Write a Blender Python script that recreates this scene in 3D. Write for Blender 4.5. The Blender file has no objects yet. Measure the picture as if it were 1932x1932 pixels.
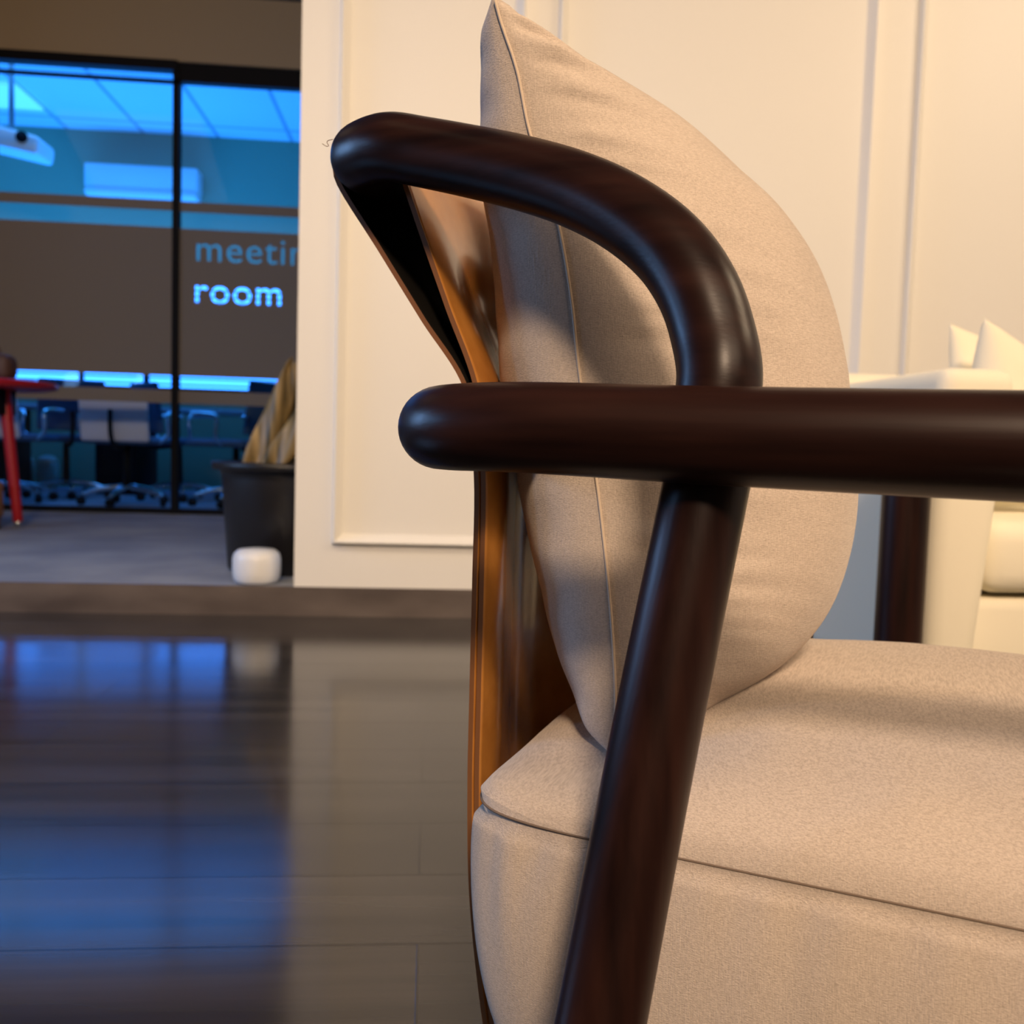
import bpy, bmesh, math, random
from math import sin, cos, pi, radians, sqrt, exp
from mathutils import Vector, Matrix, noise
S = bpy.context.scene
COL = S.collection
random.seed(4)

# ------------------------------------------------------------------ camera
F = 1750.0
PSI, PITCH, RHO = .09, .066, .030
CAM = Vector((0, 0, .56))
fw = Vector((sin(PSI)*cos(PITCH), cos(PSI)*cos(PITCH), -sin(PITCH)))
r0 = Vector((cos(PSI), -sin(PSI), 0)); u0 = r0.cross(fw)
rt = r0*cos(RHO) + u0*sin(RHO); up = u0*cos(RHO) - r0*sin(RHO)
cd = bpy.data.cameras.new('camera'); cam = bpy.data.objects.new('camera', cd); COL.objects.link(cam)
cam.matrix_world = Matrix(((rt.x, up.x, -fw.x, CAM.x), (rt.y, up.y, -fw.y, CAM.y), (rt.z, up.z, -fw.z, CAM.z), (0, 0, 0, 1)))
cd.sensor_width = 36; cd.lens = F/1932*36; cd.clip_start = .02; cd.clip_end = 60
cd.dof.use_dof = True; cd.dof.focus_distance = .60; cd.dof.aperture_fstop = 9.0
S.camera = cam
S.view_settings.view_transform = 'Standard'; S.view_settings.look = 'None'
S.view_settings.exposure = 0.0; S.view_settings.gamma = 1; S.view_settings.use_curve_mapping = False

# ------------------------------------------------------------------ world and lights
W_ = bpy.data.worlds.new('world'); S.world = W_; W_.use_nodes = True
W_.node_tree.nodes['Background'].inputs[0].default_value = (.5, .6, .8, 1)
W_.node_tree.nodes['Background'].inputs[1].default_value = .02

def area(name, loc, target, size, power, color, size_y=None):
    l = bpy.data.lights.new(name, 'AREA'); l.energy = power; l.color = color; l.size = size
    if size_y: l.shape = 'RECTANGLE'; l.size_y = size_y
    o = bpy.data.objects.new(name, l); COL.objects.link(o); o.location = loc
    o.rotation_euler = (Vector(target)-Vector(loc)).to_track_quat('-Z', 'Y').to_euler()
    return o
WARM = (1.0, .72, .44)
area('key_ceiling_light', (.05, -2.6, 3.15), (.2, .7, .4), .55, 180, (1, .73, .50))
area('soft_fill_light', (1.0, -1.3, 3.2), (.7, 1.0, .3), 2.4, 112, (1, .74, .52))  # big unseen fill, added to lift the shadows left by the key
area('wall_wash_light', (2.9, .9, 2.9), (.5, 3.05, .7), 1.2, 37, (1, .76, .50), .5)
dl = area('wall_fill_light', (-1.3, .6, 3.15), (-.1, 3.05, .15), .5, 5.6, (1, .76, .48)); dl.data.spread = radians(70)  # unseen, added to brighten the lower left of the cream wall
area('corridor_light', (-2.6, 3.4, 3.1), (-2.6, 4.6, .2), 1.2, 4, (1, .72, .46))
area('side_window_light', (-3.6, 2.3, 1.4), (1, 1.4, .6), .8, 50, (.26, .52, 1.0), 1.0)
area('left_highlight_fill', (-3.4, .9, 1.3), (0, .6, .6), .32, 10, (.25, .52, 1.0), .45)  # small unseen source, added for blue highlights on the round frame
area('meeting_ceiling_fill', (-3.0, 8.1, 1.2), (-3.0, 8.15, 3.4), 4.6, 175, (.022, .27, 1.0), 1.4)  # unseen upward fill, added to brighten the meeting room ceiling
area('meeting_room_down_light', (-2.4, 7.2, 3.3), (-2.4, 7.3, 0), 2.4, 20, (.06, .34, .9), 1.2)

# ------------------------------------------------------------------ materials
def mat(name, color, rough=.5, metal=0, spec=.5, coat=0, sheen=0, emit=None, es=0):
    m = bpy.data.materials.new(name); m.use_nodes = True
    b = m.node_tree.nodes['Principled BSDF']
    b.inputs['Base Color'].default_value = (*color, 1); b.inputs['Roughness'].default_value = rough
    b.inputs['Metallic'].default_value = metal; b.inputs['Specular IOR Level'].default_value = spec
    b.inputs['Coat Weight'].default_value = coat; b.inputs['Sheen Weight'].default_value = sheen
    if emit: b.inputs['Emission Color'].default_value = (*emit, 1); b.inputs['Emission Strength'].default_value = es
    return m
def N(m, t, **k):
    n = m.node_tree.nodes.new(t)
    for a, v in k.items(): setattr(n, a, v)
    return n
def L(m, a, b): m.node_tree.links.new(a, b)
def bsdf(m): return m.node_tree.nodes['Principled BSDF']
def coords(m, scale, kind='Object', rot=(0, 0, 0)):
    tc = N(m, 'ShaderNodeTexCoord'); mp = N(m, 'ShaderNodeMapping')
    mp.inputs['Scale'].default_value = scale; mp.inputs['Rotation'].default_value = rot
    L(m, tc.outputs[kind], mp.inputs['Vector']); return mp.outputs[0]
def ramp_noise(m, vec, scale, c0, c1, p0=.35, p1=.65, detail=4):
    n = N(m, 'ShaderNodeTexNoise'); n.inputs['Scale'].default_value = scale; n.inputs['Detail'].default_value = detail
    L(m, vec, n.inputs['Vector']); r = N(m, 'ShaderNodeValToRGB')
    r.color_ramp.elements[0].position = p0; r.color_ramp.elements[1].position = p1
    r.color_ramp.elements[0].color = (*c0, 1); r.color_ramp.elements[1].color = (*c1, 1)
    L(m, n.outputs[0], r.inputs[0]); return r, n
def bump(m, fac, strength, dist, prev=None):
    b = N(m, 'ShaderNodeBump'); b.inputs['Strength'].default_value = strength; b.inputs['Distance'].default_value = dist
    L(m, fac, b.inputs['Height'])
    if prev: L(m, prev.outputs[0], b.inputs['Normal'])
    L(m, b.outputs[0], bsdf(m).inputs['Normal']); return b

def fabric(name, dark, light, tilt=.5):
    """slubby linen weave: threads along two directions"""
    m = mat(name, light, .8, sheen=.25, spec=.25)
    bsdf(m).inputs['Sheen Roughness'].default_value = .4
    va = coords(m, (520, 60, 1900), rot=(tilt*.3, .12, tilt*.2)); vb = coords(m, (1300, 1300, 170))
    ra, na = ramp_noise(m, va, 1.0, dark, light, .3, .62, 3)
    nb = N(m, 'ShaderNodeTexNoise'); nb.inputs['Scale'].default_value = 1; nb.inputs['Detail'].default_value = 3; L(m, vb, nb.inputs['Vector'])
    vc = coords(m, (16, 16, 16)); nc = N(m, 'ShaderNodeTexNoise'); nc.inputs['Scale'].default_value = 1; nc.inputs['Detail'].default_value = 5; L(m, vc, nc.inputs['Vector'])
    mx = N(m, 'ShaderNodeMix', data_type='RGBA', blend_type='MULTIPLY'); mx.inputs[0].default_value = .35
    L(m, ra.outputs[0], mx.inputs[6]); L(m, nb.outputs[0], mx.inputs[7])
    m2 = N(m, 'ShaderNodeMix', data_type='RGBA', blend_type='MULTIPLY'); m2.inputs[0].default_value = .10
    L(m, mx.outputs[2], m2.inputs[6]); L(m, nc.outputs[0], m2.inputs[7])
    g = N(m, 'ShaderNodeGamma'); g.inputs[1].default_value = .82; L(m, m2.outputs[2], g.inputs[0])
    L(m, g.outputs[0], bsdf(m).inputs['Base Color'])
    ad = N(m, 'ShaderNodeMath', operation='ADD'); L(m, na.outputs[0], ad.inputs[0]); L(m, nb.outputs[0], ad.inputs[1])
    bump(m, ad.outputs[0], .42, .0012)
    return m

M = {}
def plaster0(name, c):
    m = mat(name, c, .85, spec=.15, sheen=.1); v = coords(m, (1, 1, 1)); n = N(m, 'ShaderNodeTexNoise'); n.inputs['Scale'].default_value = 500; L(m, v, n.inputs['Vector']); bump(m, n.outputs[0], .2, .001); return m
M['linen'] = fabric('beige_linen', (.49, .385, .30), (.71, .575, .46))
M['seam'] = mat('seam_thread', (.62, .5, .38), .8)
M['seam_dark'] = mat('seam_shadow_thread', (.18, .13, .095), .9)
M['cream_fabric'] = plaster0('cream_upholstery', (.90, .84, .67))
# dark stained wood, grain along the bar
def walnut(name, sa, sb):
    w = mat(name, (.03, .012, .008), .34, spec=.22, coat=.0); bsdf(w).inputs['Coat Roughness'].default_value = .3
    v = coords(w, sa); r_, n_ = ramp_noise(w, v, 1.0, (.006, .0022, .002), (.026, .009, .006), .3, .75, 6)
    L(w, r_.outputs[0], bsdf(w).inputs['Base Color'])
    r2 = N(w, 'ShaderNodeMapRange'); r2.inputs['To Min'].default_value = .30; r2.inputs['To Max'].default_value = .40
    L(w, n_.outputs[0], r2.inputs[0]); L(w, r2.outputs[0], bsdf(w).inputs['Roughness'])
    v2 = coords(w, sb); n2 = N(w, 'ShaderNodeTexNoise'); n2.inputs['Scale'].default_value = 1; n2.inputs['Detail'].default_value = 3; L(w, v2, n2.inputs['Vector'])
    bump(w, n2.outputs[0], .10, .0006);
    return w
M['wood'] = walnut('dark_walnut', (5, 60, 60), (18, 420, 420))
M['wood_leg'] = walnut('dark_walnut_upright', (60, 60, 5), (420, 420, 18))
# tan saddle leather
l = mat('tan_saddle_leather', (.50, .20, .035), .20, spec=.5, coat=.15)
v = coords(l, (1, 1, 1)); r_, n_ = ramp_noise(l, v, 30, (.42, .165, .03), (.56, .24, .05), .3, .7); L(l, r_.outputs[0], bsdf(l).inputs['Base Color'])
n2 = N(l, 'ShaderNodeTexNoise'); n2.inputs['Scale'].default_value = 700; L(l, v, n2.inputs['Vector']); bump(l, n2.outputs[0], .12, .0004); M['leather'] = l
M['leather_edge'] = mat('leather_cut_edge', (.22, .09, .03), .5)
M['gap_shade'] = mat('sling_gap_shade', (.006, .005, .004), .9, spec=.1)  # black stands in for the shade between the two leather layers
M['thread'] = mat('loose_thread', (.16, .08, .03), .7)
# walls
def plaster(name, c, rough=.55):
    m = mat(name, c, rough, spec=.3); v = coords(m, (1, 1, 1))
    n = N(m, 'ShaderNodeTexNoise'); n.inputs['Scale'].default_value = 220; L(m, v, n.inputs['Vector']); bump(m, n.outputs[0], .05, .001); return m
M['cream'] = plaster('cream_wall_paint', (.84, .81, .75), .45)
M['beige'] = plaster('beige_bulkhead_paint', (.36, .28, .18))
M['dim'] = plaster('taupe_paint', (.30, .27, .23))
M['ceil'] = plaster('dark_ceiling_paint', (.10, .10, .11))
M['mr_wall'] = plaster('meeting_room_paint', (.28, .32, .20))
M['black'] = mat('black_metal', (.004, .004, .006), .6, spec=.15)
# ceiling tiles
m = mat('ceiling_tiles', (.8, .85, .9), .7); v = coords(m, (1, 1, 1)); b = N(m, 'ShaderNodeTexBrick')
b.offset = 0; b.inputs['Scale'].default_value = 1; b.inputs['Brick Width'].default_value = .68; b.inputs['Row Height'].default_value = 1.1
b.inputs['Mortar Size'].default_value = .018; b.inputs['Color1'].default_value = (.8, .85, .9, 1); b.inputs['Color2'].default_value = (.76, .82, .88, 1); b.inputs['Mortar'].default_value = (.34, .40, .5, 1)
L(m, v, b.inputs['Vector']); L(m, b.outputs[0], bsdf(m).inputs['Base Color']); M['tiles'] = m
# plank floor (boards run across the view)
m = mat('dark_oak_planks', (.03, .028, .03), .22, spec=.5); v = coords(m, (1, 1, 1)); b = N(m, 'ShaderNodeTexBrick')
b.offset = .37; b.inputs['Scale'].default_value = 1; b.inputs['Brick Width'].default_value = 1.9; b.inputs['Row Height'].default_value = .17
b.inputs['Mortar Size'].default_value = .0016; b.inputs['Mortar Smooth'].default_value = .3; b.inputs['Bias'].default_value = 0
b.inputs['Color1'].default_value = (.030, .027, .026, 1); b.inputs['Color2'].default_value = (.048, .043, .040, 1); b.inputs['Mortar'].default_value = (.010, .009, .01, 1)
L(m, v, b.inputs['Vector'])
vv = coords(m, (1.2, 22, 1)); r_, n_ = ramp_noise(m, vv, 1, (.55, .55, .6), (1.25, 1.2, 1.15), .3, .7, 6)
mx = N(m, 'ShaderNodeMix', data_type='RGBA', blend_type='MULTIPLY'); mx.inputs[0].default_value = 1
L(m, b.outputs[0], mx.inputs[6]); L(m, r_.outputs[0], mx.inputs[7]); L(m, mx.outputs[2], bsdf(m).inputs['Base Color'])
vw = coords(m, (1.2, 5.9, 1)); nn = N(m, 'ShaderNodeTexNoise'); nn.inputs['Scale'].default_value = 1; L(m, vw, nn.inputs['Vector'])
mr = N(m, 'ShaderNodeMapRange'); mr.inputs['To Min'].default_value = .10; mr.inputs['To Max'].default_value = .19; L(m, nn.outputs[0], mr.inputs[0]); L(m, mr.outputs[0], bsdf(m).inputs['Roughness'])
bump(m, b.outputs[1], .25, .002); M['planks'] = m
m = mat('plinth_stone', (.10, .08, .07), .45); v = coords(m, (3, 3, 9)); r_, n_ = ramp_noise(m, v, 1, (.075, .056, .048), (.15, .118, .10), .3, .7, 6); L(m, r_.outputs[0], bsdf(m).inputs['Base Color']); M['plinth'] = m
m = mat('grey_carpet', (.30, .29, .30), .9, spec=.1); v = coords(m, (1, 1, 1)); r_, n_ = ramp_noise(m, v, 3.2, (.23, .25, .30), (.32, .34, .38)); L(m, r_.outputs[0], bsdf(m).inputs['Base Color'])
n2 = N(m, 'ShaderNodeTexNoise'); n2.inputs['Scale'].default_value = 400; L(m, v, n2.inputs['Vector']); bump(m, n2.outputs[0], .3, .003); M['carpet'] = m
# glass
m = bpy.data.materials.new('clear_glass'); m.use_nodes = True; nt = m.node_tree; nt.nodes.remove(bsdf(m))
tr = N(m, 'ShaderNodeBsdfTransparent'); tr.inputs[0].default_value = (.86, .93, .95, 1); gl = N(m, 'ShaderNodeBsdfGlossy'); gl.inputs[1].default_value = .02
fr = N(m, 'ShaderNodeFresnel'); fr.inputs[0].default_value = 1.22; ms = N(m, 'ShaderNodeMixShader')
L(m, fr.outputs[0], ms.inputs[0]); L(m, tr.outputs[0], ms.inputs[1]); L(m, gl.outputs[0], ms.inputs[2]); L(m, ms.outputs[0], nt.nodes['Material Output'].inputs[0]); M['glass'] = m
# frosted film: mostly opaque grey, lets a little light through
m = bpy.data.materials.new('frosted_film'); m.use_nodes = True; nt = m.node_tree; nt.nodes.remove(bsdf(m))
df = N(m, 'ShaderNodeBsdfDiffuse'); df.inputs[0].default_value = (.23, .205, .18, 1); tl = N(m, 'ShaderNodeBsdfTranslucent'); tl.inputs[0].default_value = (.05, .05, .05, 1)
ad = N(m, 'ShaderNodeAddShader'); L(m, df.outputs[0], ad.inputs[0]); L(m, tl.outputs[0], ad.inputs[1]); L(m, ad.outputs[0], nt.nodes['Material Output'].inputs[0]); M['film'] = m
M['sky_pane'] = mat('dusk_sky_pane', (.02, .05, .1), .3, emit=(.04, .25, 1.0), es=6.0)
M['blind'] = mat('blind_slats', (.50, .60, .68), .5)
M['white'] = mat('white_plastic', (.80, .80, .80), .35)
M['grey_pl'] = mat('grey_plastic', (.25, .28, .32), .4)
M['chrome'] = mat('chrome', (.75, .78, .8), .12, metal=1)
M['red'] = mat('red_lacquer', (.42, .012, .02), .35)
M['navy'] = mat('navy_mesh_fabric', (.05, .09, .16), .8)
M['pale_uph'] = mat('pale_pink_grey_upholstery', (.85, .70, .72), .7)
M['table_w'] = mat('pale_laminate', (.42, .50, .58), .35)
M['pot'] = mat('black_pot_glaze', (.010, .008, .008), .42)
M['soil'] = mat('dark_soil', (.03, .02, .012), .9)
m = mat('dry_olive_leaf', (.30, .20, .07), .5); v = coords(m, (38, 9, 4), rot=(0, -.5, 0)); r_, n_ = ramp_noise(m, v, 1, (.06, .048, .02), (.40, .26, .09), .32, .68); L(m, r_.outputs[0], bsdf(m).inputs['Base Color']); M['leaf'] = m
M['brown'] = mat('brown_leather_bag', (.10, .055, .045), .6)
M['tan_wood'] = mat('tan_wood', (.42, .22, .09), .5)
M['pale_green'] = mat('pale_green_plastic', (.50, .62, .46), .5)

# ------------------------------------------------------------------ helpers
def link(name, me, m, parent=None, smooth=True):
    o = bpy.data.objects.new(name, me); COL.objects.link(o)
    if m: me.materials.append(m)
    if smooth:
        for p in me.polygons: p.use_smooth = True
    if parent: o.parent = parent
    return o
def from_bm(name, bm, m, parent=None, smooth=False):
    bmesh.ops.recalc_face_normals(bm, faces=bm.faces)
    me = bpy.data.meshes.new(name); bm.to_mesh(me); bm.free()
    return link(name, me, m, parent, smooth)
def tag(o, label=None, cat=None, group=None, kind=None):
    if label: o['label'] = label
    if cat: o['category'] = cat
    if group: o['group'] = group
    if kind: o['kind'] = kind
    return o
def empty(name, loc, rz=0):
    o = bpy.data.objects.new(name, None); COL.objects.link(o); o.location = loc; o.rotation_euler = (0, 0, rz); o.empty_display_size = .05; return o
def add_box(bm, x0, x1, y0, y1, z0, z1, bev=0, seg=2):
    vs = [bm.verts.new((x, y, z)) for x in (x0, x1) for y in (y0, y1) for z in (z0, z1)]
    fs = [bm.faces.new([vs[i] for i in q]) for q in ((0, 1, 3, 2), (4, 6, 7, 5), (0, 4, 5, 1), (2, 3, 7, 6), (0, 2, 6, 4), (1, 5, 7, 3))]
    if bev:
        es = list({e for f in fs for e in f.edges}); bmesh.ops.bevel(bm, geom=es, offset=bev, segments=seg, profile=.5, affect='EDGES')
def box(name, x0, x1, y0, y1, z0, z1, m, parent=None, bev=0, seg=2):
    bm = bmesh.new(); add_box(bm, x0, x1, y0, y1, z0, z1, bev, seg); return from_bm(name, bm, m, parent, bev > 0)
def add_cyl(bm, c, r_a, r_b, h, seg=32, axis='Z'):
    mt = Matrix.Translation(c)
    if axis == 'X': mt = mt @ Matrix.Rotation(pi/2, 4, 'Y')
    if axis == 'Y': mt = mt @ Matrix.Rotation(-pi/2, 4, 'X')
    bmesh.ops.create_cone(bm, cap_ends=True, segments=seg, radius1=r_a, radius2=r_b, depth=h, matrix=mt @ Matrix.Translation((0, 0, h/2)))
def add_lathe(bm, prof, seg=40, c=(0, 0, 0)):
    rings = [[bm.verts.new((c[0]+r*cos(2*pi*i/seg), c[1]+r*sin(2*pi*i/seg), c[2]+z)) for i in range(seg)] for r, z in prof]
    for a, b in zip(rings, rings[1:]):
        for i in range(seg): bm.faces.new((a[i], a[(i+1) % seg], b[(i+1) % seg], b[i]))
    bm.faces.new(rings[0][::-1]); bm.faces.new(rings[-1])
def resample(pts, n, closed=False):
    """Catmull-Rom through the points, then even spacing"""
    P = [Vector(p) for p in pts]; out = []
    for i in range(len(P)-1):
        p0 = P[i-1] if i else P[0]*2-P[1]; p1 = P[i]; p2 = P[i+1]; p3 = P[i+2] if i+2 < len(P) else P[-1]*2-P[-2]
        d1 = max((p1-p0).length**.5, 1e-4); d2 = max((p2-p1).length**.5, 1e-4); d3 = max((p3-p2).length**.5, 1e-4)
        for k in range(24):
            t = d1 + d2*k/24; t0, t1, t2, t3 = 0, d1, d1+d2, d1+d2+d3
            A1 = p0*((t1-t)/(t1-t0))+p1*((t-t0)/(t1-t0)); A2 = p1*((t2-t)/(t2-t1))+p2*((t-t1)/(t2-t1)); A3 = p2*((t3-t)/(t3-t2))+p3*((t-t2)/(t3-t2))
            B1 = A1*((t2-t)/(t2-t0))+A2*((t-t0)/(t2-t0)); B2 = A2*((t3-t)/(t3-t1))+A3*((t-t1)/(t3-t1))
            out.append(B1*((t2-t)/(t2-t1))+B2*((t-t1)/(t2-t1)))
    out.append(P[-1]); s = [0]
    for a, b in zip(out, out[1:]): s.append(s[-1]+(b-a).length)
    res = []; j = 0
    for k in range(n):
        d = s[-1]*k/(n-1)
        while j < len(s)-2 and s[j+1] < d: j += 1
        f = (d-s[j])/max(s[j+1]-s[j], 1e-9); res.append(out[j].lerp(out[j+1], min(max(f, 0), 1)))
    return res
def add_tube(bm, pts, rad, n=60, seg=28, cap=.35, smooth=True):
    """round bar through the points, softly rounded ends; rad = number or function of 0..1"""
    P = resample(pts, n) if smooth else [Vector(p) for p in pts]; n = len(P)
    R = rad if callable(rad) else (lambda t: rad)
    T = [(P[min(i+1, n-1)]-P[max(i-1, 0)]).normalized() for i in range(n)]
    a = Vector((0, 0, 1)) if abs(T[0].z) < .9 else Vector((1, 0, 0)); x = T[0].cross(a).normalized(); rings = []
    def ring(c, x, y, r): return [bm.verts.new(c + x*(r*cos(2*pi*k/seg)) + y*(r*sin(2*pi*k/seg))) for k in range(seg)]
    for i in range(n):
        x = (x - T[i]*x.dot(T[i])).normalized(); y = T[i].cross(x); r = R(i/(n-1))
        if i == 0:
            for q in (0, .35, .7): rings.append(ring(P[0]-T[0]*(r*cap*cos(q*pi/2)), x, y, r*(.55+.45*sin(q*pi/2))))
        rings.append(ring(P[i], x, y, r))
        if i == n-1:
            for q in (.7, .35, 0): rings.append(ring(P[-1]+T[-1]*(r*cap*cos(q*pi/2)), x, y, r*(.55+.45*sin(q*pi/2))))
    for A, B in zip(rings, rings[1:]):
        for k in range(seg): bm.faces.new((A[k], A[(k+1) % seg], B[(k+1) % seg], B[k]))
    bm.faces.new(rings[0][::-1]); bm.faces.new(rings[-1])
def tube(name, pts, rad, m, parent=None, **k):
    bm = bmesh.new(); add_tube(bm, pts, rad, **k); return from_bm(name, bm, m, parent, True)
def ray(x, y): return fw + rt*((x-966)/F) - up*((y-966)/F)
def on_y(x, y, Y): return CAM + ray(x, y)*(Y/ray(x, y).y)        # where the sight line meets a wall at depth Y
def on_z(x, y, z): d = ray(x, y); return CAM + d*((z-CAM.z)/d.z)

# ------------------------------------------------------------------ the setting
YW, YG, YB, ZP, ZC = 3.065, 6.10, 9.1, .092, 3.30
struct = lambda o: tag(o, kind='structure')
struct(box('floor', -5, 4.2, -4.2, YW, -.1, 0, M['planks']))
struct(box('floor_platform', -5, 4.2, YW+.001, YB+.1, -.1, ZP, M['carpet']))
struct(box('trim_1', -5, 4.2, YW-.012, YW, 0, ZP+.004, M['plinth']))
XE = -.432
# cream wall with applied panel mouldings
struct(box('wall_back', XE, 4.2, YW-.008, YW+.13, ZP+.004, ZC+.3, M['cream']))
def moulding(n, x0, x1, z0, z1, wd=.036, d=.026):
    bm = bmesh.new()
    prof = [(0, 0), (.003, d*.55), (.006, d*.95), (.009, d), (.013, d*.92), (.020, d*.58), (.028, d*.24), (wd, 0)]
    rings = []
    for a, h in prof:
        y = YW-.008-h
        rings.append([bm.verts.new(p) for p in ((x0+a, y, z0+a), (x1-a, y, z0+a), (x1-a, y, z1-a), (x0+a, y, z1-a))])
    for A, B in zip(rings, rings[1:]):
        for k in range(4): bm.faces.new((A[k], A[(k+1) % 4], B[(k+1) % 4], B[k]))
    struct(from_bm('trim_%d' % n, bm, M['cream']))
moulding(2, -.312, .275, .238, 2.9)
moulding(3, .378, 1.44, .238, 2.9)
moulding(4, 1.582, 3.0, .238, 2.9)
struct(box('wall_left', -5.1, -5, -4.2, YB+.1, -.1, ZC+.3, M['dim']))
struct(box('wall_right', 4.2, 4.3, -4.2, YB+.1, -.1, ZC+.3, M['cream']))
struct(box('wall_front', -5, 4.2, -4.3, -4.2, -.1, ZC+.3, M['dim']))
struct(box('ceiling', -5, 4.2, -4.2, YG+.1, ZC, ZC+.1, M['ceil']))
# meeting room shell
struct(box('wall_meeting_back', -5, 4.2, YB, YB+.1, -.1, 3.7, M['mr_wall']))
struct(box('wall_meeting_right', .6, .7, YG+.1, YB, ZP, 3.5, M['mr_wall']))
ct = box('ceiling_meeting', -5, .6, YG+.1, YB, 3.40, 3.5, M['tiles']); struct(ct)
# bulkhead above the glass and the glass front
ZG = 2.895
struct(box('wall_bulkhead', -5, 1.5, YG-.04, YG+.1, ZG, 3.5, M['beige']))
xp = on_y(333, 500, YG).x
fr = [struct(box('window_frame_1', -5, xp+.012, YG-.05, YG+.03, ZG-.055, ZG+.004, M['black'])),
      struct(box('window_frame_2', xp+.012, 1.5, YG-.03, YG+.03, ZG-.115, ZG-.004, M['black'])),
      struct(box('window_frame_3', -5, xp+.03, YG-.04, YG-.01, ZG-.132, ZG-.112, M['black'])),
      struct(box('window_frame_4', xp-.018, xp+.020, YG-.04, YG+.03, ZP, ZG-.05, M['black'])),
      struct(box('window_frame_5', -5, 1.5, YG-.03, YG+.03, ZP, ZP+.035, M['black']))]
struct(box('window_1', -5, xp-.018, YG-.018, YG-.008, ZP+.035, ZG-.055, M['glass']))
struct(box('window_2', xp+.02, 1.5, YG-.004, YG+.006, ZP+.035, ZG-.115, M['glass']))
# frosted film bands; the words are cut out of the right-hand tall band
zb = lambda x, y: on_y(x, y, YG-.02).z
z_t0, z_t1 = zb(300, 383), zb(300, 400)+.012
z_m0, z_m1 = zb(300, 428), zb(300, 708)
z_l0, z_l1 = zb(300, 735), zb(300, 760)
def film(n, x0, x1, z0, z1, y, m=None): return struct(box('window_film_%d' % n, x0, x1, y-.002, y, z0, z1, m or M['film']))
film(1, -5, xp-.018, z_t1, z_t0+.02, YG-.0185); film(2, xp+.02, 1.5, z_t1, z_t0+.02, YG-.0045)
film(3, -5, xp-.018, z_m1, z_m0, YG-.0185)
film(5, -5, xp-.018, z_l1, z_l0, YG-.0185); film(6, xp+.02, 1.5, z_l1, z_l0, YG-.0045)
# outline of the band plus the outlines of the letters make one filled flat shape, so the letters stay open
fc = bpy.data.curves.new('film_outline', 'CURVE'); fc.dimensions = '2D'; fc.fill_mode = 'BOTH'; fc.extrude = .0008; fc.resolution_u = 6
def poly(pts):
    sp_ = fc.splines.new('POLY'); sp_.points.add(len(pts)-1); sp_.use_cyclic_u = True
    for a, b in zip(sp_.points, pts): a.co = (b[0], b[1], 0, 1)
poly([(xp+.02, z_m1), (1.5, z_m1), (1.5, z_m0), (xp+.02, z_m0)])
def word(txt, x, z, size):
    cu = bpy.data.curves.new('lettering', 'FONT'); cu.body = txt; cu.size = size; cu.offset = .011; cu.space_character = 1.08; cu.resolution_u = 6; cu.fill_mode = 'NONE'
    o = bpy.data.objects.new('lettering', cu); COL.objects.link(o); bpy.context.view_layer.update()
    me = bpy.data.meshes.new_from_object(o.evaluated_get(bpy.context.evaluated_depsgraph_get()))
    adj = {}
    for e in me.edges:
        a, b = e.vertices; adj.setdefault(a, []).append(b); adj.setdefault(b, []).append(a)
    seen = set()
    for v0 in adj:
        if v0 in seen: continue
        loop = [v0]; seen.add(v0); cur = v0
        while True:
            nx = [q for q in adj[cur] if q not in seen]
            if not nx: break
            cur = nx[0]; seen.add(cur); loop.append(cur)
        if len(loop) > 3: poly([(x+me.vertices[k].co.x, z+me.vertices[k].co.y) for k in loop])
    bpy.data.objects.remove(o)
p = on_y(367, 492, YG); word('meeting', p.x, p.z, .235)
p = on_y(364, 571, YG); word('room', p.x, p.z, .235)
fo = bpy.data.objects.new('film_outline', fc); COL.objects.link(fo); bpy.context.view_layer.update()
me = bpy.data.meshes.new_from_object(fo.evaluated_get(bpy.context.evaluated_depsgraph_get())); bpy.data.objects.remove(fo)
me.transform(Matrix.Translation((0, YG-.0062, 0)) @ Matrix.Rotation(pi/2, 4, 'X')); me.materials.clear()
struct(link('window_film_4', me, M['film'], smooth=False))
# windows with blinds at the back of the meeting room
def back_window(n, x0, x1, z0, z1):
    w = box('window_%d' % n, x0, x1, YB-.012, YB-.004, z0, z1, M['sky_pane']); struct(w)
    bm = bmesh.new()
    for a in ((x0-.04, x1+.04, z1, z1+.04), (x0-.04, x1+.04, z0-.04, z0), (x0-.04, x0, z0, z1), (x1, x1+.04, z0, z1)):
        add_box(bm, a[0], a[1], YB-.03, YB-.001, a[2], a[3])
    from_bm('window_frame', bm, M['black'], w)
    bm = bmesh.new(); z = z0+.02
    while z < z1:
        vs = [bm.verts.new(q) for q in ((x0, YB-.06, z), (x1, YB-.06, z), (x1, YB-.035, z+.022), (x0, YB-.035, z+.022))]; bm.faces.new(vs)
        vs2 = [bm.verts.new((q.co.x, q.co.y, q.co.z-.003)) for q in vs]; bm.faces.new(vs2[::-1])
        z += .055
    from_bm('blind', bm, M['blind'], w)
back_window(3, on_y(283, 715, YB).x, on_y(545, 722, YB).x, 1.06, 2.14)
back_window(4, on_y(160, 705, YB).x, on_y(272, 712, YB).x, 1.06, 2.14)
back_window(5, on_y(-60, 705, YB).x, on_y(150, 712, YB).x, 1.06, 2.14)

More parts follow.
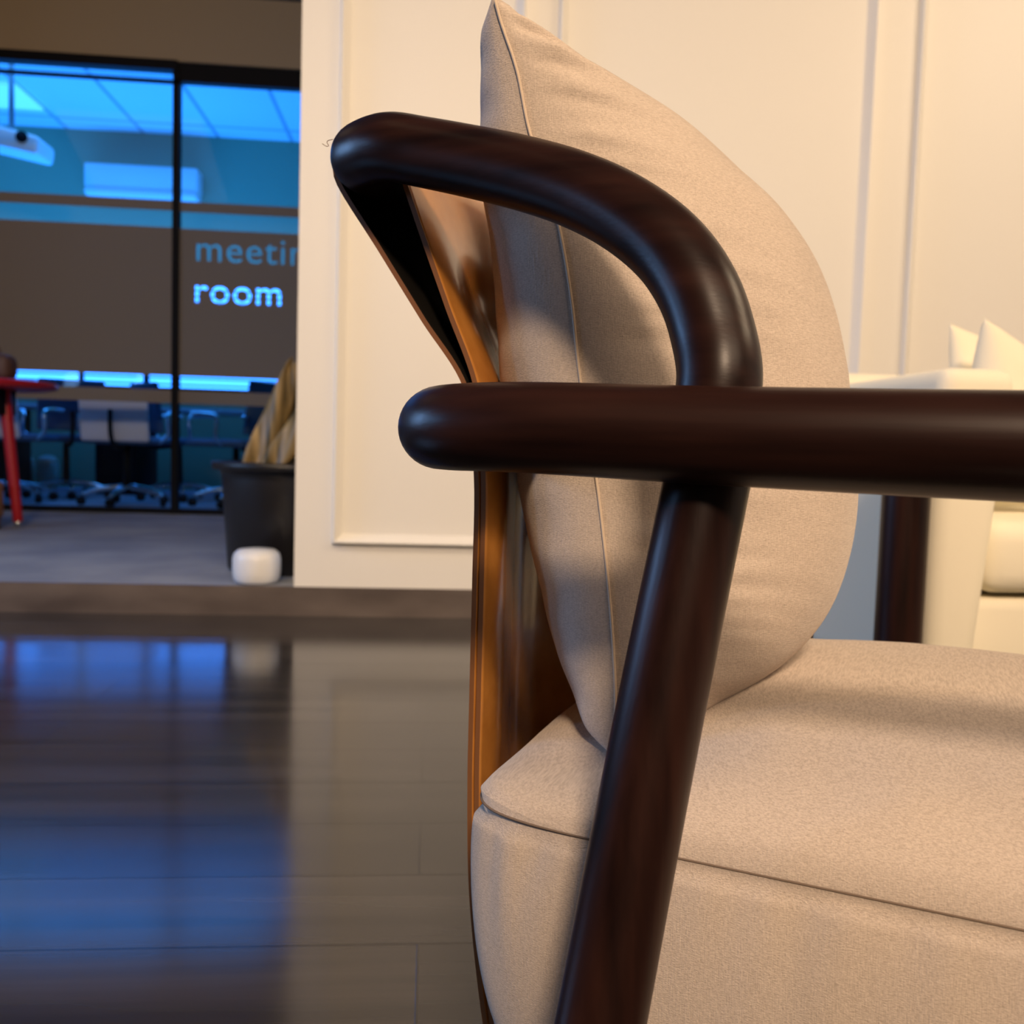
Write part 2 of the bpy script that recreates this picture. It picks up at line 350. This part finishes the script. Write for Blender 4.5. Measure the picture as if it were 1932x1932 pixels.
# ------------------------------------------------------------------ things in the meeting room
p0, p1 = on_y(166, 312, YB-.1), on_y(378, 384, YB-.1)
ac = empty('air_conditioner', ((p0.x+p1.x)/2, YB-.01, p1.z))
tag(ac, 'white wall-mounted air conditioner high on the back wall of the blue meeting room', 'air conditioner')
wd = (p1.x-p0.x)/2; h = p0.z-p1.z
box('casing', -wd, wd, -.20, 0, .07, h, M['white'], ac, .02, 3)
bm = bmesh.new(); add_box(bm, -wd, wd, -.215, -.02, 0, .075, .03, 4); from_bm('air_outlet_flap', bm, M['white'], ac, True)
# projector
pp = on_y(22, 262, 7.4)
pr = empty('projector', (pp.x, 7.4, pp.z)); tag(pr, 'white projector hanging from a pole under the blue meeting room ceiling', 'projector')
bm = bmesh.new(); add_box(bm, -.34, .26, -.16, .16, -.09, .07, .035, 4)
for v in bm.verts:
    if v.co.x > 0: v.co.z += -.10*v.co.x - (.10*(v.co.x) if v.co.z > 0 else 0)
body = from_bm('casing', bm, M['white'], pr, True); body.rotation_euler = (0, .14, 0)
bm = bmesh.new(); add_cyl(bm, (.14, -.175, -.03), .042, .042, .03, 24, 'Y'); from_bm('lens', bm, M['black'], pr, True)
bm = bmesh.new(); add_cyl(bm, (0, 0, .05), .02, .02, 3.40-pp.z-.05, 20); from_bm('ceiling_pole', bm, M['grey_pl'], pr, True)
bm = bmesh.new(); add_cyl(bm, (0, 0, 3.40-pp.z-.03), .07, .07, .03, 24); from_bm('mount_plate', bm, M['grey_pl'], pr)
cl = box('ceiling_light_panel', -.6, .0, -.28, .28, -.02, 0, mat('panel_diffuser', (.9, .95, 1), .4, emit=(.10, .5, 1), es=1.0)); cl.location = (on_y(28, 195, 8.02).x, 8.30, 3.398)
tag(cl, 'square panel light recessed in the meeting room ceiling behind the projector', 'ceiling light')
# conference table
tb = empty('conference_table', (-2.0, 8.32, ZP)); tag(tb, 'long pale meeting table with black pedestals behind the glass partition', 'table')
box('tabletop', -2.3, 1.6, -.42, .42, .70, .735, M['table_w'], tb, .006)
for x in (-1.7, on_y(232, 880, 8.2).x+2.0, 1.2): box('pedestal', x-.17, x+.17, -.3, .3, 0, .70, M['black'], tb, .01)
def office_chair(loc, rz, back_mat, label, zb=.52):
    t = empty('office_chair', loc, rz); tag(t, label, 'office chair', 'office chairs around the meeting table')
    bm = bmesh.new(); add_box(bm, -.24, .24, -.25, .22, .43, .49, .03, 3); from_bm('seat', bm, M['navy'], t, True)
    bm = bmesh.new(); add_box(bm, -.23, .23, .22, .265, zb, zb+(.38 if zb > .5 else .30), .02, 3)
    for v in bm.verts: v.co.y += .18*(v.co.x**2) * -1.5 + (v.co.z-.52)*.14
    from_bm('backrest', bm, back_mat, t, True)
    tube('back_support', [(0, .05, .42), (0, .24, .42), (0, .30, .50), (0, .31, .66)], .016, M['black'], t, n=16, seg=10)
    for s in (-1, 1): tube('armrest', [(s*.24, .05, .45), (s*.30, .05, .50), (s*.30, .05, .64), (s*.30, -.04, .66), (s*.30, -.16, .66)], .015, M['chrome'], t, n=20, seg=10)
    bm = bmesh.new(); add_cyl(bm, (0, 0, .10), .03, .022, .33, 16); from_bm('gas_column', bm, M['black'], t, True)
    for k in range(5):
        a = 2*pi*k/5+.3; c = (cos(a), sin(a))
        tube('base_leg', [(c[0]*.03, c[1]*.03, .13), (c[0]*.16, c[1]*.16, .115), (c[0]*.29, c[1]*.29, .075)], lambda q: .022-.008*q, M['chrome'], t, n=10, seg=10)
        bm = bmesh.new(); add_cyl(bm, (-.018, 0, 0), .03, .03, .036, 18, 'X')
        bmesh.ops.rotate(bm, verts=bm.verts, cent=(0, 0, 0), matrix=Matrix.Rotation(a+.7, 3, 'Z')); bmesh.ops.translate(bm, verts=bm.verts, vec=(c[0]*.30, c[1]*.30, .031))
        from_bm('caster', bm, M['black'], t, True)
    return t
def fx(x, Y): return on_y(x, 900, Y).x
office_chair((fx(240, 6.80), 6.80, ZP), pi-.05, M['pale_uph'], 'pale backed office chair nearest the glass, in the middle of the left pane', .45)
office_chair((fx(125, 7.50), 7.50, ZP), .5+pi, M['navy'], 'navy office chair with shiny chrome base left of the pale backed one')
office_chair((fx(18, 6.92), 6.92, ZP), pi-.2, M['pale_uph'], 'pale backed office chair partly behind the red table leg', .45)
office_chair((fx(338, 7.50), 7.50, ZP), pi-.9, M['navy'], 'navy office chair turned sideways just right of the black glass mullion')
office_chair((fx(445, 6.92), 6.92, ZP), -2.0, M['navy'], 'navy office chair half hidden behind the black planter')
for x, lab in ((44, 'pale green bin under the meeting table, nearer the left edge of the photo'), (90, 'pale green bin under the meeting table, beside the chrome chair base')):
    P = on_y(x, 890, 8.75); bn = empty('waste_bin', (P.x, 8.75, ZP)); tag(bn, lab, 'bin', 'bins below the meeting table')
    bm = bmesh.new(); add_lathe(bm, [(.075, 0), (.09, .02), (.095, .22), (.085, .235)], 24); from_bm('bin_body', bm, M['pale_green'], bn, True)
    bm = bmesh.new(); add_lathe(bm, [(.088, .236), (.088, .25), (.06, .29), (.02, .30)], 24); from_bm('bin_lid', bm, M['pale_green'], bn, True)

# ------------------------------------------------------------------ things on the platform
Pc = on_y(537, 1000, 3.47); pot = empty('planter', (Pc.x, 3.49, ZP)); tag(pot, 'large black tapered planter pot beside the end of the cream wall', 'planter')
bm = bmesh.new(); zt = on_y(480, 874, 3.25).z-ZP
add_lathe(bm, [(.185, 0), (.205, .015), (.228, zt-.06), (.23, zt-.03), (.262, zt-.028), (.265, zt), (.245, zt+.002), (.235, zt-.04)], 64); from_bm('pot_body', bm, M['pot'], pot, True)
bm = bmesh.new(); add_cyl(bm, (0, 0, zt-.06), .225, .225, .03, 40); from_bm('soil', bm, M['soil'], pot)
plant = empty('potted_plant', (Pc.x, 3.49, ZP+zt-.03)); tag(plant, 'broad dry gold and olive leaves growing in the black planter', 'plant')
def leaf(a, ln, wd, lean, droop, base=(0, 0)):
    bm = bmesh.new(); nu, nv = 18, 8; g = []
    for i in range(nu+1):
        t = i/nu; ang = lean + droop*t; row = []
        if i == 0: x = z = 0.0
        else: x = px_+ln/nu*sin(ang); z = pz_+ln/nu*cos(ang)
        px_, pz_ = x, z; w = wd*(sin(pi*min(1, t*.97+.03))**.6)*(1-.25*t)
        for j in range(nv+1):
            s = 2*j/nv-1; row.append(bm.verts.new((x + s*w*cos(ang), .30*w*abs(s)**1.5 + .012*sin(9*t+3*s), z - s*w*sin(ang))))
        g.append(row)
    for i in range(nu):
        for j in range(nv): bm.faces.new((g[i][j], g[i+1][j], g[i+1][j+1], g[i][j+1]))
    bmesh.ops.rotate(bm, verts=bm.verts, cent=(0, 0, 0), matrix=Matrix.Rotation(a, 3, 'Z')); bmesh.ops.translate(bm, verts=bm.verts, vec=(base[0], base[1], 0))
    o = from_bm('leaf', bm, M['leaf'], plant, True); md = o.modifiers.new('thick', 'SOLIDIFY'); md.thickness = .003
for a, ln, wd, le, dr, b in ((0, .44, .055, .62, -.45, (-.13, -.12)), (.2, .50, .065, .48, -.25, (-.08, -.06)), (-.25, .40, .060, .80, -.4, (-.06, -.14)), (.1, .56, .07, .38, -.1, (-.04, -.02)),
                             (-.1, .34, .065, .95, -.3, (-.02, -.12)), (.5, .52, .07, .35, .1, (.02, .06)), (-.4, .42, .07, .55, .1, (.05, -.08)), (.1, .60, .07, .22, .1, (.02, .02))):
    leaf(a, ln, wd, le, dr, b)
Pw = on_z(500, 1087, ZP); wc = empty('smart_speaker', (Pw.x, 3.155, ZP)); tag(wc, 'small white rounded speaker in front of the black planter', 'speaker')
bm = bmesh.new(); add_lathe(bm, [(.052, 0), (.068, .004), (.076, .016), (.079, .04), (.079, .082), (.074, .100), (.060, .112), (.03, .116), (.008, .117)], 48); from_bm('speaker_body', bm, M['white'], wc, True)
# red table
YT = 4.95; Pr = on_y(100, 727, YT); zt = Pr.z
rtb = empty('side_table', (Pr.x-.42, YT, ZP)); tag(rtb, 'round red lacquered table with splayed red legs at the left edge', 'table')
bm = bmesh.new(); add_lathe(bm, [(.36, zt-ZP-.03), (.415, zt-ZP-.02), (.42, zt-ZP), (.41, zt-ZP+.012), (.05, zt-ZP+.014)], 64); from_bm('tabletop', bm, M['red'], rtb, True)
Pf = on_y(34, 985, YT); Pt = on_y(8, 760, YT)
dx, tx = Pf.x-(Pr.x-.42), Pt.x-(Pr.x-.42)
bm = bmesh.new(); add_box(bm, -abs(tx)-.02, abs(tx)+.02, -.1, .1, zt-ZP-.16, zt-ZP-.02, .01); from_bm('apron', bm, M['black'], rtb, True)
for s in (1, -1):
    for yy in (0,) if s > 0 else (-.3, .3):
        lg = tube('leg', [(s*tx, yy*.4, zt-ZP-.03), (s*dx, yy, .035)], lambda q: .030-.006*q, M['red'], rtb, n=8, seg=20, smooth=True)
        bm = bmesh.new(); bmesh.ops.create_uvsphere(bm, u_segments=16, v_segments=10, radius=.022); bmesh.ops.translate(bm, verts=bm.verts, vec=(s*dx, yy, .022)); from_bm('foot', bm, M['chrome'], rtb, True)
Pb = on_y(2, 690, YT); bag = empty('brown_bag', (Pb.x-.05, YT, zt+.014)); tag(bag, 'dark brown soft bag standing on the red table', 'bag')
bm = bmesh.new(); add_box(bm, -.13, .115, -.07, .07, 0, .135, .045, 5); from_bm('bag_body', bm, M['brown'], bag, True)
tube('handle', [(-.07, 0, .125), (-.05, 0, .17), (.03, 0, .17), (.05, 0, .125)], .008, M['brown'], bag, n=20, seg=8)
cr = empty('wooden_stool', (on_y(-22, 990, 4.9).x, 4.78, ZP)); tag(cr, 'low tan wooden stool under the red table at the left edge', 'stool')
box('stool_top', -.10, .085, -.1, .1, .06, .235, M['tan_wood'], cr, .008)
for sx in (-.075, .06):
    for sy in (-.07, .07):
        bm = bmesh.new(); add_cyl(bm, (sx, sy, 0), .02, .024, .065, 16); from_bm('foot', bm, M['brown'], cr, True)

# ------------------------------------------------------------------ the armchair, in its own frame: x forward, y across (away), z up
TH = radians(24)+PSI
A = CAM + ray(1350, 825)*.487
OC = Vector((A.x, A.y, 0)); UX = Vector((cos(TH), -sin(TH), 0)); VX = Vector((sin(TH), cos(TH), 0))
chair = empty('armchair', OC, -TH)
tag(chair, 'dark round-framed lounge armchair with beige linen seat and tan leather sling back', 'armchair')
def cp(x, y, v):
    d = ray(x, y); t = ((OC-CAM).dot(VX)+v)/d.dot(VX); P = CAM + d*t - OC; return Vector((P.dot(UX), v, P.z))
WC = .60                                           # distance between the two side frames
mir = lambda p: Vector((p[0], WC-p[1], p[2]))
RA = .026
za = .572
near = [Vector((.565, 0, .5665)), Vector((.50, 0, .567)), Vector((.40, 0, .5675)), Vector((.25, 0, .5685)), Vector((.143, 0, .569)), Vector((0, 0, .571)), Vector((-.119, 0, .5735)), Vector((-.158, .008, .573)), Vector((-.181, .030, .573)), Vector((-.184, .07, .573)), Vector((-.178, .13, .573)), Vector((-.174, .22, .573)), Vector((-.172, .30, .573))]
tube('arm_rail', near + [mir(p) for p in near[-2::-1]], RA, M['wood'], chair, n=260, seg=40)
trace = [((1345, 800), .036), ((1357, 712), .040), ((1347, 640), .048), ((1317, 550), .056), ((1262, 470), .066), ((1177, 403), .078), ((1087, 359), .089), ((992, 329), .098), ((892, 306), .105), ((800, 288), .109), ((740, 278), .111)]
rail = [cp(*q, v) for q, v in trace]
US, VS = -.316, .142
zr = rail[-1].z+.002
rail += [Vector((US+.024, .119, zr)), Vector((US+.004, .134, zr+.001)), Vector((US, .165, zr+.001)), Vector((US, .22, zr+.001)), Vector((US, .30, zr+.001))]
tube('back_rail', rail + [mir(p) for p in rail[-2::-1]], lambda t: .0245-.0005*abs(1-2*t), M['wood'], chair, n=300, seg=40)
for f in (lambda p: p, mir):
    tube('rear_leg', [f(p) for p in (Vector((-.008, .030, .560)), Vector((-.026, -.004, .40)), Vector((-.041, -.036, .25)), Vector((-.055, -.070, .10)), Vector((-.064, -.090, .010)))], lambda t: .0240-.002*max(0, t-.5), M['wood_leg'], chair, n=60, seg=36)
    tube('front_leg', [f(p) for p in (Vector((.545, .012, .535)), Vector((.55, .0, .40)), Vector((.56, -.03, .2)), Vector((.57, -.06, .010)))], .024, M['wood_leg'], chair, n=40, seg=32)
for u in (-.058, .556):
    tube('seat_stretcher', [(u, -.03 if u > 0 else -.05, .145 if u > 0 else .112), (u, WC/2, .145 if u > 0 else .112), (u, WC+(.03 if u > 0 else .05), .145 if u > 0 else .112)], .018, M['wood'], chair, n=20, seg=20)
for v in (.07, WC-.07):
    tube('seat_rail', [(-.10, v, .148), (.2, v, .148), (.556, v, .148)], .017, M['wood'], chair, n=12, seg=20)
# leather sling: one strip going up outside, over the back rail and down inside
lo = [cp(x, y, VS) for x, y in ((930, 2010), (915, 1932), (890, 1700), (886, 1500), (890, 1300), (895, 1100), (898, 893), (880, 735))]
outer = [(p.x, p.z) for p in lo]
outer = [(-.05, .060), (-.11, .062)] + outer
def circ(a, r=.0272): return (US + r*cos(a), zr+.001 + r*sin(a))
jo = outer[-1]
path = outer + [(jo[0]+(circ(3.6)[0]-jo[0])*k, jo[1]+(circ(3.6)[1]-jo[1])*k) for k in (.33, .66)] + [circ(3.6-.36*k) for k in range(0, 10)]
ji = (jo[0]+.0085, jo[1])
c_end = circ(.2)
path += [(c_end[0]+(ji[0]-c_end[0])*k, c_end[1]+(ji[1]-c_end[1])*k) for k in (.33, .66)] + [ji] + [(a+.0060, b) for a, b in outer[-2:2:-1]]
PP = resample([Vector((a, 0, b)) for a, b in path], 240)
SHADED = 1
bm = bmesh.new(); TL = .0040; nv = 60; lay = []
for sgn in (1, -1):
    g = []
    for i, P in enumerate(PP):
        T = (PP[min(i+1, len(PP)-1)]-PP[max(i-1, 0)]).normalized(); n = Vector((-T.z, 0, T.x))
        g.append([bm.verts.new((P.x+n.x*TL/2*sgn, VS+(WC-2*VS)*j/nv, P.z+n.z*TL/2*sgn)) for j in range(nv+1)])
    lay.append(g)
for g in lay:
    for i, row in enumerate(g):
        w_ = min(1, abs(PP[i].z-zr)/.10) if PP[i].z > .09 else 0
        for j, vv in enumerate(row):
            q = max(0, min(j, nv-j)/nv*(WC-2*VS)-.016)/.13; q = min(1, q); vv.co.x -= .030*w_*(q*q*(3-2*q))
for g, fl in ((lay[0], 1), (lay[1], 0)):
    for i in range(len(PP)-1):
        for j in range(nv):
            q = (g[i][j], g[i+1][j], g[i+1][j+1], g[i][j+1]); bm.faces.new(q if fl else q[::-1])
for j in (0, nv):
    for i in range(len(PP)-1): bm.faces.new((lay[0][i][j], lay[1][i][j], lay[1][i+1][j], lay[0][i+1][j])).material_index = 1
for i in (0, len(PP)-1):
    for j in range(nv): bm.faces.new((lay[0][i][j], lay[0][i][j+1], lay[1][i][j+1], lay[1][i][j]))
k0 = len(outer); k1 = int(len(PP)*.9)
zj = jo[1]
for i in range(len(PP)-1):
    if PP[i].z > zj-.01:
        f = lay[1][i][0].link_faces
        for j in range(nv):
            for fc_ in lay[SHADED][i][j].link_faces:
                if fc_.material_index == 0 and lay[SHADED][i+1][j+1] in fc_.verts: fc_.material_index = 2  # inward faces of the loop get the painted shade
sl = from_bm('leather_sling', bm, M['leather'], chair, True); sl.data.materials.append(M['leather_edge']); sl.data.materials.append(M['gap_shade']); sl['label'] = 'tan saddle leather sling back'
for p in sl.data.polygons:
    if p.material_index == 1: p.use_smooth = False
a0 = cp(628, 263, VS); a1 = cp(617, 269, VS); a2 = cp(620, 275, VS); a3 = cp(608, 271, VS)
tube('loose_thread', [a0, cp(618, 266, VS), a1, a2, cp(616, 276, VS), a3], .00028, M['thread'], chair, n=30, seg=6)

# seat cushion
SZ = .325
def seat_cushion():
    u_a, u_b, v_a, v_b, zbot = -.174, .57, .040, WC-.040, .165
    cu, cv, hu, hv = (u_a+u_b)/2, (v_a+v_b)/2, (u_b-u_a)/2, (v_b-v_a)/2
    n = 440
    def outline(k, r, bulge=0):
        a = 2*pi*k/n; c, s = cos(a), sin(a); e = 11.0
        q = (abs(c)**e+abs(s)**e)**(-1/e)
        return c*q*r, s*q*r
    bm = bmesh.new(); rings = []
    levels = []
    for i in range(1, 65): levels.append(('top', i/64))
    for i in range(1, 33): levels.append(('side', i/32))
    for i in range(1, 9): levels.append(('bot', 1-i/9))
    for kind, r in levels:
        row = []
        for k in range(n):
            if kind == 'top':
                rr = 1-(1-r)**1.6; s, t = outline(k, rr); u, v = cu+s*hu, cv+t*hv
                dome = (1-abs(s)**2.8)*(1-abs(t)**(3.4 if t > 0 else 2.5))
                z = SZ + .072*max(dome, 0)**.50 - .022*exp(-((u+.085)**2+(v-.13)**2)/.0045)
                nz = noise.noise(Vector((u*9, v*9, 2)))*.0030 + noise.noise(Vector((u*26, v*26, 5)))*.0009
                z += nz*min(1, (1-rr)*8)
                if rr > .985: z -= .0035*(rr-.985)/.015
            elif kind == 'side':
                b = .006*sin(pi*min(1, r*1.05))**.7; s, t = outline(k, 1)
                pk = noise.noise(Vector((s*14, t*14, r*1.2)))*.0042*exp(-r*2.2)*min(1, r*14)
                if abs(s) > .8 and abs(t) > .8: pk *= 2.2
                g = 1 + (b + pk)/hv
                u, v = cu+s*(hu+b+pk-.016*r*r), cv+t*(hv+b+pk); z = SZ-.0035-(SZ-.0035-zbot)*r
                if r < .06: u = cu+s*(hu-.002); v = cv+t*(hv-.002)
            else:
                s, t = outline(k, r); u, v = cu+s*hu, cv+t*hv; z = zbot-.003*(1-r)
            row.append(bm.verts.new((u, v, z)))
        rings.append(row)
    for A_, B_ in zip(rings, rings[1:]):
        for k in range(n): bm.faces.new((A_[k], A_[(k+1) % n], B_[(k+1) % n], B_[k]))
    bm.faces.new(rings[0][::-1]); bm.faces.new(rings[-1])
    o = from_bm('seat_cushion', bm, M['linen'], chair, True)
    bm = bmesh.new(); pts = []
    for k in range(0, n+1):
        s, t = outline(k % n, 1); pts.append(Vector((cu+s*(hu-.0005), cv+t*(hv-.0005), SZ-.0022)))
    add_tube(bm, pts, .0009, seg=6, smooth=False); from_bm('seam', bm, M['seam_dark'], o, True)
seat_cushion()

# back pillow, leaning on the sling (a thing of its own)
pil = empty('throw_pillow', OC, -TH)
tag(pil, 'large beige linen pillow standing on the armchair seat', 'pillow')
seam_px = [(931, -12), (945, 40), (975, 130), (1000, 250), (1035, 350), (1058, 440), (1078, 560), (1095, 715), (1125, 900), (1143, 1050), (1155, 1180), (1162, 1330), (1158, 1425)]
def near_v(t): return .126 + .016*(1-t*t)**.8
sp = []
for k, q in enumerate(seam_px):
    t = 1-2*(q[1]+12)/1437; sp.append(cp(*q, near_v(max(-1, min(1, t)))))
sr = resample(sp[::-1], 201)                        # bottom to top
ZT, ZB = sr[-1].z, sr[0].z
VC = .302
def mid(s, t):
    i = (t+1)*100; i0 = min(199, int(i)); P = sr[i0].lerp(sr[i0+1], i-i0)
    e = P.y
    v = VC + (VC-e)*s
    lift = .030*(1-s*s)*max(0, t)**3 * -1 + .012*(1-s*s)*max(0, -t)**3
    return Vector((P.x, v, P.z+lift))
HF, HB = .162, .106
def pillow_pt(s, t, side):
    P = mid(s, t)
    a = max(0, 1-abs(s)**2.3); b = max(0, 1-abs(t)**2.6)
    if side > 0:
        h = HF*(a**.62)*(b**(.54 if t > 0 else .43))*(1-.05*exp(-((t-.45)/.09)**2)*max(0, s+.3))*(1-.10*max(0, t)**1.2 + .05*(1-abs(t)))
        # creases running off the near and far seams, soft
        e = 1-abs(s); w = exp(-e*5.5)*min(1, e*16)
        c = noise.noise(Vector((e*2.2, t*7.5+e*1.2, 3.3+s)))*.014 + noise.noise(Vector((e*2.2, t*20+e*3, 8.1+s)))*.0125 + noise.noise(Vector((e*4, t*42+e*5, 2.1+s)))*.0035
        h += c*w + noise.noise(Vector((s*3, t*3, 1)))*.005*a*b
        return P + Vector((h, 0, h*.06))
    h = HB*(a**.40)*(b**(.5 if t > 0 else .36))*(1-.12*max(0, t))
    e = 1-abs(s); w = exp(-e*6)*min(1, e*16); h += noise.noise(Vector((e*2, t*9, 13+s)))*.010*w
    return P - Vector((h, 0, h*.05))
def pillow_mesh():
    n = 170; bm = bmesh.new(); grid = {}
    def ease(i):                                    # denser towards the edges
        x = 2*i/n-1; return sin(x*pi/2)*.55+x*.45
    for side in (1, -1):
        for i in range(n+1):
            for j in range(n+1):
                border = i in (0, n) or j in (0, n)
                if border and side < 0: grid[side, i, j] = grid[1, i, j]; continue
                grid[side, i, j] = bm.verts.new(pillow_pt(ease(i), ease(j), side) if not border else mid(ease(i), ease(j)))
        for i in range(n):
            for j in range(n):
                q = [grid[side, i, j], grid[side, i+1, j], grid[side, i+1, j+1], grid[side, i, j+1]]; bm.faces.new(q if side > 0 else q[::-1])
    return from_bm('pillow_cover', bm, M['linen'], pil, True)
pc = pillow_mesh()
tube('seam', [mid(-1, -.98+1.96*k/40) + Vector((0, -.0006, 0)) for k in range(41)], .0011, M['seam'], pc, n=300, seg=8)
tube('seam', [mid(1, -.98+1.96*k/40) + Vector((0, .0006, 0)) for k in range(41)], .0011, M['seam'], pc, n=120, seg=8)

# ------------------------------------------------------------------ cream armchair by the panelled wall
c0 = on_y(1782, 690, 1.42)
XS, Y0 = c0.x, 1.42
cz = c0.z
sofa = empty('cream_armchair', (XS, Y0, 0)); tag(sofa, 'cream upholstered armchair with dark wooden corner legs against the panelled wall', 'armchair')
def slab(name, x0, x1, y0, y1, z0, z1, bev, parent=sofa): 
    bm = bmesh.new(); add_box(bm, x0, x1, y0, y1, z0, z1, bev, 6); return from_bm(name, bm, M['cream_fabric'], parent, True)
AW = on_y(1912, 960, Y0).x-XS
def arm_slab(x0, sgn):
    bm = bmesh.new(); add_box(bm, 0, AW, 0, .66, .17, cz, .028, 6)
    for v in bm.verts:
        k = (cz-v.co.z)/(cz-.17)
        if v.co.x > AW*.5: v.co.x -= .050*k
        v.co.z -= .012*(v.co.y/.66)*0
        v.co.x = x0 + sgn*v.co.x
    return from_bm('armrest', bm, M['cream_fabric'], sofa, True)
arm_slab(0, 1); arm_slab(.86, -1)
slab('backrest', .0, .86, .60, .76, .17, cz+.045, .045)
slab('seat_base', AW-.055, .86-AW+.055, .05, .62, .17, .335, .02)
slab('seat_cushion', AW-.02, .86-AW+.02, .03, .62, .345, .468, .035)
LW = on_y(1718, 1000, Y0-.02).x-XS
for x, y in ((LW, -.0), (.86-LW, -.0), (LW, .70), (.86-LW, .70)):
    top = .62 if y < .1 else .17
    tube('leg', [(x, y, top), (x, y, top*.5), (x, y, .012)], .037, M['wood_leg'], sofa, n=12, seg=32)
def small_pillow(name, loc, rot, half, th, label):
    bm = bmesh.new(); n = 40; g = {}
    for side in (1, -1):
        for i in range(n+1):
            for j in range(n+1):
                s, t = 2*i/n-1, 2*j/n-1; bd = i in (0, n) or j in (0, n)
                if bd and side < 0: g[side, i, j] = g[1, i, j]; continue
                h = th*((1-s*s)*(1-t*t))**.5; px = s*half*(1-.09*(1-t*t)); pz = t*half*(1-.09*(1-s*s))
                h += noise.noise(Vector((s*3, t*3, th*50)))*.008*(1-s*s)*(1-t*t)
                g[side, i, j] = bm.verts.new((px, side*h, pz))
        for i in range(n):
            for j in range(n):
                q = [g[side, i, j], g[side, i+1, j], g[side, i+1, j+1], g[side, i, j+1]]; bm.faces.new(q if side > 0 else q[::-1])
    o = from_bm(name, bm, M['cream_fabric'], None, True); o.rotation_euler = rot
    o.location = Vector(loc) - o.rotation_euler.to_matrix() @ Vector((-half, 0, half))      # loc is where its upper corner stands
    tag(o, label, 'pillow', 'cream pillows on the cream armchair'); return o
H = .19
small_pillow('small_pillow', on_y(1856, 598, Y0+.30), (-.12, .25, .50), .165, .075, 'cream pillow in front, its pointed corner rising above the armrest')
small_pillow('small_pillow', on_y(1790, 608, Y0+.46), (-.15, .10, .35), .16, .05, 'cream pillow behind, only its corner showing at the left')
